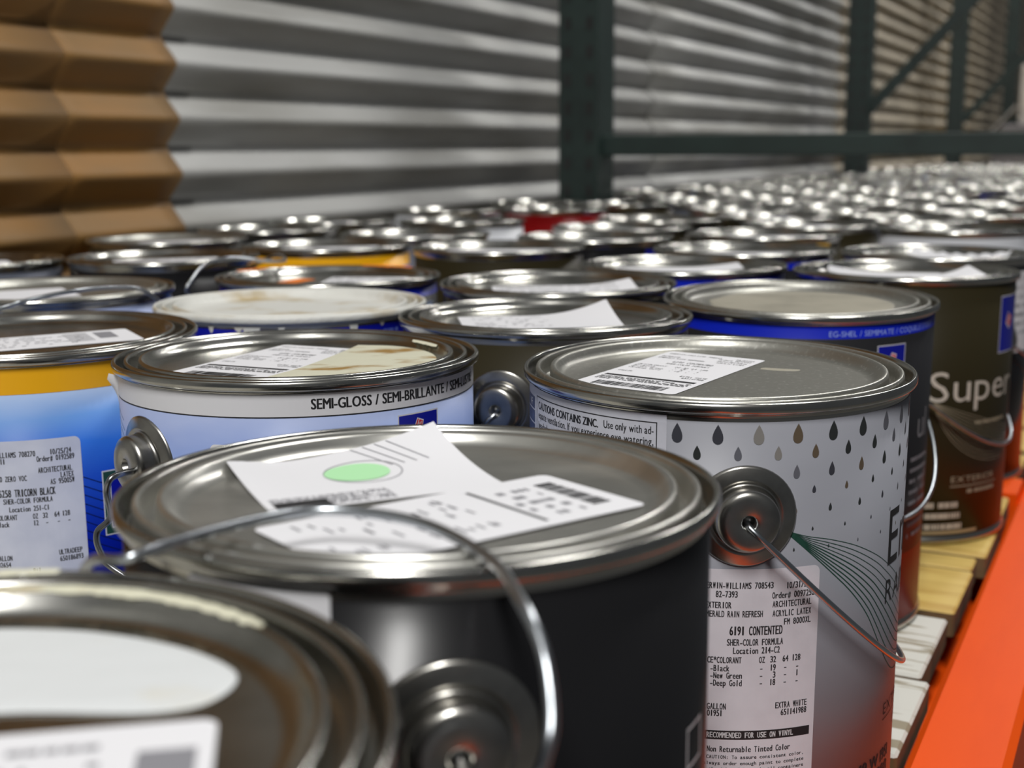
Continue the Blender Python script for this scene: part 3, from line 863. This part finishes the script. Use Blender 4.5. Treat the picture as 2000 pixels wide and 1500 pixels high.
lid_sticker(D, -20.0, 9.0, 51, 97, -25, True, 7, zf=lambda x, y: min(4.8, 1.15 * wallc(x, y, -20.0, 9.0, -25)))
blob('glue_smear', D, [(20, 20), (27, 17), (36, 17), (38, 21), (31, 22), (22, 24)], 'grey_film', 197.22, 0.04)
ear(D, 12.6, 157.2); bail(D, 12.6, 155.6, 1, 0.0862, 0.086)

# ---- E: black can with blue band
E_ = can(-0.2065, 0.8128, 'black paint can with blue EG-SHEL band and worn grey lid', 'blueband', HF(0.001, 0.022), lidm='tin_dull', z1=196.6)
Print().text('EG-SHEL / SEMIMATE / COQUILLE D\'OEUF', 18.1, 190.4, 3.2, width=86).wrap('band_text', E_, mat('pale_blue_ink', srgb(150, 170, 225), 0.5), 84.05, 3)
logo(E_, 48.8, 162, 71, 184); mark(E_, 60.5, 176, 1.3)
Print().text('ul', 91, 122, 18, squeeze=0.9).wrap('large_lettering', E_, mat('grey_lettering', srgb(130, 132, 136), 0.5), 84.05, 2)
p = Print()
for k in range(8):
    dashes(p, 84, 112, 108 - 7 * k, 2.6, 60 + k, 0.85)
p.wrap('small_lettering', E_, M['grey_ink'], 84.05, 3)
blob('dried_paint', E_, [(-58, 10), (-40, 45), (0, 62), (40, 50), (60, 10), (45, -35), (0, -60), (-45, -40)], 'grey_film', 197.25, 0.25)
ear(E_, 200, 158); bail(E_, 200, 158, -1, 0.088, 0.083)

# ---- F: can crusted in white paint
F = can(-0.4961, 0.6608, 'paint can whose whole lid is crusted with white paint, blue band', 'white', HF(-0.001, -0.007), lidm='crust')
FR = [q for q in F.children if q.name.startswith('rim')][0]; FR.data = FR.data.copy(); FR.data.materials[0] = M['crust']
Print().rect(-131, 186.5, 131, 194.8).wrap('blue_band', F, M['blue_ink'], 84.02)
rr = random.Random(21)
x = -75
while x < 120:
    wd = rr.uniform(2, 9); d = rr.uniform(2, 12)
    if -38 < x < -20 or x > 68 or rr.random() < 0.30:
        Print().poly([(x, 196.5), (x + wd, 196.5), (x + wd * 0.8, 196.5 - d * 0.7), (x + wd * 0.5, 196.5 - d), (x + wd * 0.2, 196.5 - d * 0.6)]).wrap('paint_drip', F, M['crust'], 84.2, 3)
    x += wd * 0.9
p = Print(); p.text('INTERIOR SATIN', 18, 189.0, 2.8, width=52) if False else dashes(p, 20, 72, 189, 2.2, 5, 0.85)
p.wrap('band_print', F, mat('faded_band_ink', srgb(96, 116, 196), 0.5), 84.08, 3)

# ---- G: dark olive can in the middle
G = can(-0.3204, 0.6729, 'dark olive paint can between pale blue and silver cans, peeling lid sticker', 'olive', HF(0, -0.010))
lid_sticker(G, -4.0, -2.0, 92, 60, 8, False, 9, zf=lambda x, y: 6.5 * max(0, (x + 6) / 46) ** 2.4 * max(0, (y + 34) / 60) ** 1.5, barcode=False, ink=False)
p = Print()
for k in range(6):
    dashes(p, -38, 14, 20 - 8 * k, 1.6, 90 + k, 0.5)
o = p.flat('sticker_print', None, M['grey_ink'], (-4, -2), 8, 197.6); o.parent = G.children[-1]
ear(G, -24.3, 161.0); bail(G, -24.3, 159.0, -1, 0.087, 0.083)

# ---- H: yellow band and blue gradient, left
H = can(-0.5404, 0.4901, 'blue paint can with yellow top band and black tint sticker at left', 'sky', HF(0, 0.009), z1=184.4)
Print().rect(-131, 184.2, 131, 197.0).wrap('yellow_band', H, mat('yellow_band', srgb(236, 172, 20), 0.4), 84.0)
st = Print().rrect(-70, 45, 18.2, 161.5, 3.2).wrap('side_sticker', H, mat('tint_paper', srgb(206, 210, 226), 0.55, noise=(60, srgb(192, 197, 216), 0.4, 0.7)), 84.06)
p = Print()
p.text('SHERWIN-WILLIAMS 708270', -3.0, 153.4, 2.7, cell=1.26, bold=0.022, align='R').text('10/25/24', 13.6, 153.6, 2.7, cell=1.26, bold=0.022, align='R')
p.text('11', -17.0, 150.2, 2.7, cell=1.25, bold=0.022, align='R').text('Order# 0192589', 14.9, 150.5, 2.7, cell=1.26, bold=0.022, align='R')
p.text('ARCHITECTURAL', 13.5, 144.8, 2.7, cell=1.22, bold=0.022, align='R').text('LATEX', 14.0, 141.6, 2.7, cell=1.25, bold=0.022, align='R')
p.text('0 ZERO VOC', -7.7, 141.4, 2.7, cell=1.26, bold=0.022, align='R').text('AS 9500SW', 14.2, 138.6, 2.7, cell=1.26, bold=0.022, align='R')
p.text('6258 TRICORN BLACK', 5.0, 133.6, 3.7, cell=1.46, bold=0.022, align='R')
p.text('SHER-COLOR FORMULA', 3.4, 130.1, 2.6, cell=1.27, bold=0.022, align='R').text('Location 251-C1', 1.6, 126.0, 2.6, cell=1.24, bold=0.022, align='R')
p.text('CE*COLORANT', -13.4, 122.0, 2.6, cell=1.24, bold=0.022, align='R')
for s_, x_ in (('OZ', -3.9), ('32', 0.6), ('64', 6.0), ('128', 10.9)):
    p.text(s_, x_, 122.0, 2.6, cell=1.26, bold=0.022, align='R')
p.text('B1-Black', -17.4, 118.6, 2.6, cell=1.24, bold=0.022, align='R')
for s_, x_ in (('12', -3.9), ('-', 0.6), ('-', 6.0), ('-', 10.9)):
    p.text(s_, x_, 118.6, 2.6, cell=1.26, bold=0.022, align='R')
p.text('ULTRADEEP', 15.5, 102.3, 2.6, cell=1.24, bold=0.022, align='R').text('650186893', 15.8, 98.9, 2.6, cell=1.25, bold=0.022, align='R')
p.text('GALLON', -17.3, 101.4, 2.6, cell=1.25, bold=0.022, align='R').text('02654', -18.2, 98.0, 2.6, cell=1.25, bold=0.022, align='R').text('8+1', -4.5, 94.2, 2.4, cell=1.25, bold=0.022, align='R')
p.wrap('sticker_print', st, M['ink'], 84.14, 3)
p = Print()
for k in range(9):
    p.line([(17, 141 - 4.6 * k), (26, 136.5 - 4.7 * k), (38, 131.5 - 4.9 * k)], 0.42)
p.wrap('line_pattern', H, mat('navy_line_ink', srgb(0, 20, 84), 0.4), 84.03, 3)
Print().rect(27.6, 108, 52, 141.6).wrap('box_border', H, M['white_ink'], 84.04)
Print().rect(28.2, 108.6, 51.4, 141.0).wrap('green_box', H, M['green_ink'], 84.08)
Print().rect(31.4, 111.5, 48.4, 138.0).wrap('box_border', H, M['white_ink'], 84.12)
Print().rect(31.9, 112.0, 47.9, 137.5).wrap('box_field', H, M['blue_ink'], 84.16)
lid_sticker(H, 8.0, -2.0, 92, 46, 9, False, 13, barcode=False, ink=False)
p = Print(); p.rect(26, -6, 36, 16)
for k in range(6):
    dashes(p, -40, 18, 16 - 6 * k, 1.4, 100 + k, 0.55)
for k in range(10):
    p.rect(10 + 1.3 * k, -12, 10.5 + 1.3 * k, 18)
o = p.flat('sticker_print', None, M['grey_ink'], (8, -2), 9, 197.56); o.parent = H.children[-1]

# ---- I, J, K, L, S, T, U and the other rows that can still be told apart
I_ = can(-0.3924, 0.8450, 'black can behind the olive one with white sticker across shiny lid', 'black', HF(0, 0.005))
lid_sticker(I_, 5, -8, 104, 52, 6, False, 14, zf=lambda x, y: 5.0 * max(0, (x - 10) / 42) ** 2 * max(0, (y + 26) / 52), barcode=False)
Print().rect(-62, 120, -20, 190).wrap('side_sticker', I_, M['paper'], 84.06)
ear(I_, 100, 158); bail(I_, 100, 158, -1, 0.0865, 0.084)

J = can(-0.5755, 0.8155, 'blue-banded can with an orange sticker on its shiny lid', 'blueband', HF(-0.001, -0.008), z1=196.6)
lid_sticker(J, -25, 4, 17, 34, -28, False, 15, ink=False, paper='orange_paper')
lid_sticker(J, 28, -2, 62, 52, -12, False, 16, barcode=False)
arc_strip('orange_paint_run', J, 0.0795, 0.0865, 0.2022, 35, 70, 'orange_paper'); arc_strip('orange_paint_run', J, 0.0795, 0.0865, 0.2022, 128, 150, 'orange_paper')
Print().rect(66, 120, 100, 184).wrap('side_sticker', J, mat('pale_blue_paper', srgb(150, 165, 190), 0.5), 84.06)

K = can(-0.1801, 1.0429, 'olive brown paint can reading Super with curled papers on lid', 'olive', HF(-0.001, -0.003), z1=197)
Print().text('Super', 22.5, 110.5, 22.5, width=93, bold=-0.005).wrap('large_lettering', K, mat('cream_lettering', srgb(196, 188, 176), 0.5), 84.05, 2)
logo(K, 84, 144, 116, 187.5); mark(K, 99, 168, 2.6)
p = Print()
for k in range(11):
    u = k / 10
    cx_, cz_ = 44 + 30 * u, 52 + 42 * u
    p.line([((1 - t) ** 2 * 26 + 2 * t * (1 - t) * cx_ + t * t * 112, (1 - t) ** 2 * 110 + 2 * t * (1 - t) * cz_ + t * t * (64 + 20 * u)) for t in [i / 18 for i in range(19)]], 0.45)
p.wrap('swirl_pattern', K, mat('taupe_ink', srgb(140, 128, 108), 0.5), 84.03, 3)
p = Print().text('EXTERIOR', 43.4, 48.0, 4.6, width=46); p.rect(42.7, 44.6, 92, 45.4); dashes(p, 58, 92, 39, 3.0, 3, 0.95); dashes(p, 62, 100, 92, 2.6, 5, 0.95)
p.wrap('small_lettering', K, mat('taupe_lettering', srgb(150, 138, 116), 0.5), 84.05, 3)
p = Print()
for k, wd in enumerate((27, 29, 31)):
    dashes(p, 23.5, 23.5 + wd, 28.5 - 8.4 * k, 4.4, 30 + k, 0.98)
p.wrap('code_lettering', K, mat('pale_lettering', srgb(172, 164, 150), 0.5), 84.05, 3)
Print().rect(20, 8, 70, 10.5).wrap('bottom_line', K, mat('tan_ink', srgb(150, 132, 100), 0.5), 84.05)
lid_sticker(K, -14, -8, 88, 60, 4, False, 18, zf=lambda x, y: 4.0 * max(0, (-x + 6) / 44) ** 2, barcode=False, ink=False)
lid_sticker(K, 34, -20, 52, 52, 22, False, 19, z=197.9, zf=lambda x, y: 7.5 * max(0, (x + 4) / 30) ** 2 * max(0, (y + 26) / 52), barcode=False, ink=False)
ear(K, -25, 158); bail(K, -25, 157, 1, 0.087, 0.085)

L = can(-0.7076, 0.6597, 'can at far left with wire handle resting across its dull lid', 'cloud', HF(0, -0.001), lidm='tin_dull')
lid_sticker(L, -18, 8, 66, 66, 12, False, 20, ink=False)
ear(L, 60, 160)
world_wire(L, [(-0.672, 0.572, 0.160), (-0.6500, 0.5400, 0.180), (-0.6300, 0.5180, 0.2040), (-0.6150, 0.5330, 0.2068), (-0.6144, 0.5487, 0.2090), (-0.6055, 0.5628, 0.2120), (-0.5964, 0.5813, 0.2140), (-0.5948, 0.6080, 0.2130), (-0.5935, 0.6320, 0.2085), (-0.6000, 0.6600, 0.1900), (-0.6120, 0.6650, 0.1650)], 0.00135)

M_ = can(-0.8251, 0.9077, 'dark can in the left rows with raised grey wire handle', 'black')
lid_sticker(M_, 4, -6, 96, 58, 5, False, 22, barcode=False)
ear(M_, 78, 158)
world_wire(M_, [(-0.7450, 0.8720, 0.1600), (-0.7200, 0.8250, 0.1620), (-0.6720, 0.7700, 0.1750), (-0.6495, 0.7372, 0.1950), (-0.6513, 0.7456, 0.2030), (-0.6526, 0.7624, 0.2120), (-0.6425, 0.7806, 0.2165), (-0.6300, 0.8100, 0.2120), (-0.6500, 0.8600, 0.2080), (-0.7050, 0.9150, 0.2050), (-0.7800, 0.9500, 0.1800)], 0.0014)

S_ = can(-0.3580, 1.0220, 'can with bright blue band behind the worn-lid black can', 'blue', z1=196.6)
lid_sticker(S_, -4, -10, 104, 56, 3, False, 23, zf=lambda x, y: 4.5 * max(0, x / 52) ** 2, barcode=False, ink=False)
U = can(-0.1838, 1.2310, 'can behind the Super can at right edge with crumpled white paper', 'black')
lid_sticker(U, 20, -6, 86, 58, -8, False, 24, zf=lambda x, y: 5.0 * abs(x / 43) ** 2.5 + 2.0 * max(0, (y + 8) / 30) * math.sin(x * 0.25) ** 2, barcode=False, ink=False)
Print().rrect(55, 118, 110, 190, 2).wrap('side_sticker', U, M['paper'], 84.06)
p = Print()
for k in range(7):
    dashes(p, 60, 106, 182 - 8 * k, 3, 200 + k, 0.7)
p.wrap('side_print', U, M['grey_ink'], 84.12, 3)
ear(U, 62, 130); bail(U, 62, 130, 1, 0.092, 0.05)

named = [
    (-0.3592, 1.1998, 'shiny-lidded can with dark blue side behind the bright blue one', 'blueband', 'tin_lid', (0, -12, 96, 44, 4), False),
    (-0.7660, 1.0860, 'can with golden yellow band behind the orange-stickered can', 'yellow', 'tin_lid', (4, -4, 100, 60, 3), True),
    (-0.5900, 1.1299, 'olive-sided can with flat white lid paper behind the black one', 'olive', 'tin_lid', (0, -6, 106, 56, -2), False),
    (-0.5597, 1.3038, 'can with shiny lid and small blue mark on its side', 'black', 'tin_lid', (10, -12, 92, 44, 6), True),
    (-0.9830, 1.0890, 'grey-lidded can below the brown corrugated sheet', 'olive', 'tin_dull', (10, 0, 80, 60, 5), False),
    (-0.9920, 1.2830, 'can nearest the wall where the brown sheet ends', 'black', 'tin_lid', (-4, -8, 94, 52, 3), True),
    (-0.7730, 1.2720, 'white-papered can beside the yellow-banded one toward the wall', 'grey', 'tin_lid', (0, -8, 104, 50, -3), True),
    (-0.8540, 1.5280, 'can with bright lid left of the dark red one', 'white', 'tin_lid', (-6, -6, 90, 50, 8), True),
    (-0.8807, 1.8884, 'dark red paint can in the blurred rows before the green post', 'red', 'tin_lid', None, False),
    (-0.5973, 1.4763, 'olive can with white lid paper right of the dark red one', 'olive', 'tin_lid', (4, -8, 104, 50, 2), False),
    (-0.6171, 1.6625, 'dark can with grey lid paper just behind the olive row', 'black', 'tin_lid', (0, -8, 96, 52, 4), True),
    (-0.4020, 1.4200, 'white-papered can with a yellow tag at its right side', 'olive', 'tin_lid', (0, -6, 108, 54, 4), False),
    (-0.9659, 0.8013, 'grey-labelled can at left edge under the brown sheet', 'grey', 'tin_lid', (-4, 0, 90, 60, 6), False),
    (-0.2214, 1.5932, 'can with pink-tinged lid near the right edge of mid rows', 'white', 'tin_lid', (0, -6, 80, 50, 10), True),
]
for i, (x, y, lb, wr, lm, stk, ink) in enumerate(named):
    c = can(x, y, lb, wr, lidm=lm, hi=False)
    if stk:
        lid_sticker(c, *stk[:4], stk[4], False, 30 + i, ink=ink, barcode=False)
    if 'yellow tag' in lb:
        Print().rect(62, 182, 84, 195).wrap('yellow_tag', c, mat('yellow_tag', srgb(220, 170, 20), 0.5), 84.1)
    if 'blue mark' in lb:
        Print().rect(58, 150, 76, 192).wrap('blue_mark', c, M['blue_ink'], 84.1)

# ------------------------------------------------------------------ the farther rows
FAR = [(-1.02, 1.457), (-0.397, 1.612), (-1.02, 1.78), (-0.484, 1.778), (-0.292, 1.773), (-0.583, 1.941), (-0.407, 1.937), (-0.221, 1.935), (-1.018, 2.099), (-0.841, 2.093), (-0.665, 2.097), (-0.488, 2.094), (-0.312, 2.086), (-0.76, 2.261), (-0.58, 2.256), (-0.403, 2.248), (-0.225, 2.24), (-1.02, 2.403), (-0.842, 2.417), (-0.665, 2.413), (-0.489, 2.407), (-0.313, 2.4), (-0.943, 2.562), (-0.75, 2.568), (-0.571, 2.565), (-0.394, 2.567), (-0.215, 2.563), (-1.02, 2.721), (-0.84, 2.726), (-0.663, 2.727), (-0.487, 2.724), (-0.31, 2.723), (-0.93, 2.878), (-0.751, 2.88), (-0.575, 2.88), (-0.398, 2.876), (-0.21, 2.868), (-1.015, 3.033), (-0.839, 3.046), (-0.659, 3.035), (-0.483, 3.031), (-0.294, 3.032), (-0.933, 3.201), (-0.749, 3.198), (-0.571, 3.188), (-0.393, 3.183), (-0.218, 3.201), (-1.02, 3.355), (-0.838, 3.35), (-0.661, 3.351), (-0.485, 3.345), (-0.309, 3.353), (-0.926, 3.504), (-0.749, 3.504), (-0.573, 3.507), (-0.396, 3.506), (-0.215, 3.502), (-1.02, 3.658), (-0.834, 3.661), (-0.65, 3.665), (-0.295, 3.662), (-0.933, 3.812), (-0.747, 3.821), (-0.57, 3.823), (-0.394, 3.823), (-1.02, 3.975), (-0.844, 3.975), (-0.667, 3.978), (-0.482, 3.976), (-0.306, 3.981), (-0.941, 4.136), (-0.758, 4.13), (-0.572, 4.127), (-0.396, 4.134), (-1.02, 4.297), (-0.838, 4.287), (-0.662, 4.279), (-0.486, 4.294), (-0.31, 4.288), (-0.932, 4.455), (-0.755, 4.452), (-0.578, 4.454), (-0.397, 4.447), (-1.016, 4.627), (-0.841, 4.606), (-0.664, 4.608), (-0.485, 4.603), (-0.308, 4.599), (-0.759, 4.768), (-0.57, 4.758), (-0.39, 4.756), (-1.015, 4.918), (-0.838, 4.926), (-0.66, 4.917), (-0.481, 4.915), (-0.927, 5.081), (-0.742, 5.074), (-0.566, 5.07), (-0.389, 5.074), (-1.02, 5.235), (-0.838, 5.233), (-0.661, 5.23), (-0.473, 5.23), (-0.938, 5.391), (-0.755, 5.391), (-0.578, 5.394), (-0.385, 5.383), (-1.017, 5.55), (-0.839, 5.546), (-0.663, 5.552), (-0.487, 5.545), (-0.925, 5.705), (-0.749, 5.707), (-0.572, 5.704), (-1.02, 5.853), (-0.842, 5.86), (-0.66, 5.859), (-0.483, 5.858), (-0.935, 6.01), (-0.75, 6.011), (-0.573, 6.013), (-1.02, 6.186), (-0.844, 6.174), (-0.659, 6.168), (-0.483, 6.169), (-0.936, 6.341), (-0.756, 6.328), (-0.58, 6.327), (-1.02, 6.496), (-0.841, 6.49), (-0.658, 6.491), (-0.482, 6.483), (-0.936, 6.651), (-0.759, 6.646), (-0.571, 6.644), (-1.02, 6.806), (-0.844, 6.801), (-0.665, 6.795), (-0.751, 6.952), (-0.574, 6.947)]
rr = random.Random(5)
KINDS = ['black', 'black', 'olive', 'olive', 'blueband', 'white', 'grey', 'cloud', 'blue', 'red', 'yellow', 'palegreen']
KW = {'black': 'black', 'olive': 'olive brown', 'blueband': 'blue-banded', 'white': 'white', 'grey': 'grey', 'cloud': 'pale blue', 'blue': 'bright blue', 'red': 'dark red', 'yellow': 'yellow-banded', 'palegreen': 'pale green'}
STK = {}
FAR = [q for i, q in enumerate(FAR) if not (q[1] > 2.35 and i % 9 == 4) and not any(abs(q[1] - fy) < 0.128 and (q[0] < -0.855 or q[0] > -0.19) for fy in (2.25, 4.64, 6.95))]
ORD = ['nearest', 'second', 'third', 'fourth', 'fifth', 'sixth', 'seventh', 'eighth', 'ninth', 'tenth', 'eleventh', 'twelfth', 'thirteenth', 'fourteenth', 'fifteenth', 'sixteenth', 'seventeenth']
ROWS = []
for q in sorted(FAR, key=lambda q: q[1]):
    if ROWS and q[1] - ROWS[-1][0][1] < 0.075:
        ROWS[-1].append(q)
    else:
        ROWS.append([q])
WHERE = {}
cnt = [0, 0, 0]
for row in ROWS:
    zi = 0 if row[0][1] < 2.2 else 1 if row[0][1] < 4.6 else 2
    for ci, q in enumerate(sorted(row)):
        WHERE[q] = '%s row %s, %s from wall' % (ORD[cnt[zi]], ('before first green post', 'past first green post', 'past second green post')[zi], ORD[ci] if ci else 'first')
    cnt[zi] += 1
for x, y in FAR:
    k = rr.choice(KINDS)
    if y < 2.2 and k in ('red', 'yellow'):
        k = 'olive'
    paper = rr.random() < 0.72
    lb = '%s can, %s, %s' % (KW[k], 'stickered lid' if paper else 'bare lid', WHERE[(x, y)])
    zone = 'farther paint cans before the first green post' if y < 2.2 else 'paint cans past the first green post' if y < 4.6 else 'paint cans past the second green post'
    c = can(x, y, lb, k, hi=False, group=zone, spin=rr.uniform(-3, 3))
    if paper:
        v = rr.randrange(4)
        if v not in STK:
            STK[v] = Print().rrect(*[(-46, -28, 46, 28), (-50, -24, 40, 30), (-26, -48, 26, 48), (-52, -32, 50, 26)][v], 3).flat('lid_sticker', c, M['paper'], (0, 0), rr.uniform(0, 90), 197.5)
        else:
            o = STK[v].copy(); COL.objects.link(o); o.parent = c

# a can by the first post with its handle standing up
hp = can(-0.930, 1.700, 'can near the wall by first green post with handle standing up', 'white', hi=False) if False else None

# ------------------------------------------------------------------ far things beyond the cans
def flap_box(name, loc, sx, sy, h, rz, label):
    """open carton with two flaps leaning together like a tent"""
    e = tag(empty(name, loc), label, 'carton'); e.rotation_euler = (0, 0, rz)
    bm = bmesh.new(); t = 0.004
    box(bm, -sx, sx, -sy, -sy + t, 0, h); box(bm, -sx, sx, sy - t, sy, 0, h); box(bm, -sx, -sx + t, -sy + t, sy - t, 0, h); box(bm, sx - t, sx, -sy + t, sy - t, 0, h); box(bm, -sx, sx, -sy, sy, 0, t)
    link('carton_body', bm_mesh(bm, 'carton_body'), e, M['carton_grey'])
    for s_, m in ((-1, 'carton_white'), (1, 'carton_grey')):
        bm = bmesh.new(); box(bm, 0, 0.17, -sy, sy, 0, 0.006); o = link('flap', bm_mesh(bm, 'flap'), e, M[m])
        o.location = (s_ * sx, 0, h); o.rotation_euler = (0, R_(-48) if s_ < 0 else R_(180 + 48), 0)
    return e


flap_box('open_carton', (-0.735, 7.42, 0.0), 0.115, 0.14, 0.37, R_(4), 'open carton with raised white and grey flaps at far right')
bm = bmesh.new(); box(bm, -0.22, 0.22, -0.2, 0.2, 0, 0.42)
tag(link('grey_carton', bm_mesh(bm, 'grey_carton', 0.02), None, M['carton_grey']), 'dark grey carton beyond the cans at far right edge', 'carton').location = (-0.72, 8.7, 0.0)
bm = bmesh.new(); box(bm, -0.14, 0.14, -0.15, 0.15, 0, 0.36)
tag(link('white_carton', bm_mesh(bm, 'white_carton', 0.008), None, M['carton_white']), 'white carton stacked on the dark grey carton at far right', 'carton').location = (-0.70, 8.7, 0.4205)
pallet(7.0, 9.0, edges_from(7.0, 9.0, 0.13, 0.02), M['wood_yellow'], 'pallet under the cartons at the far end')
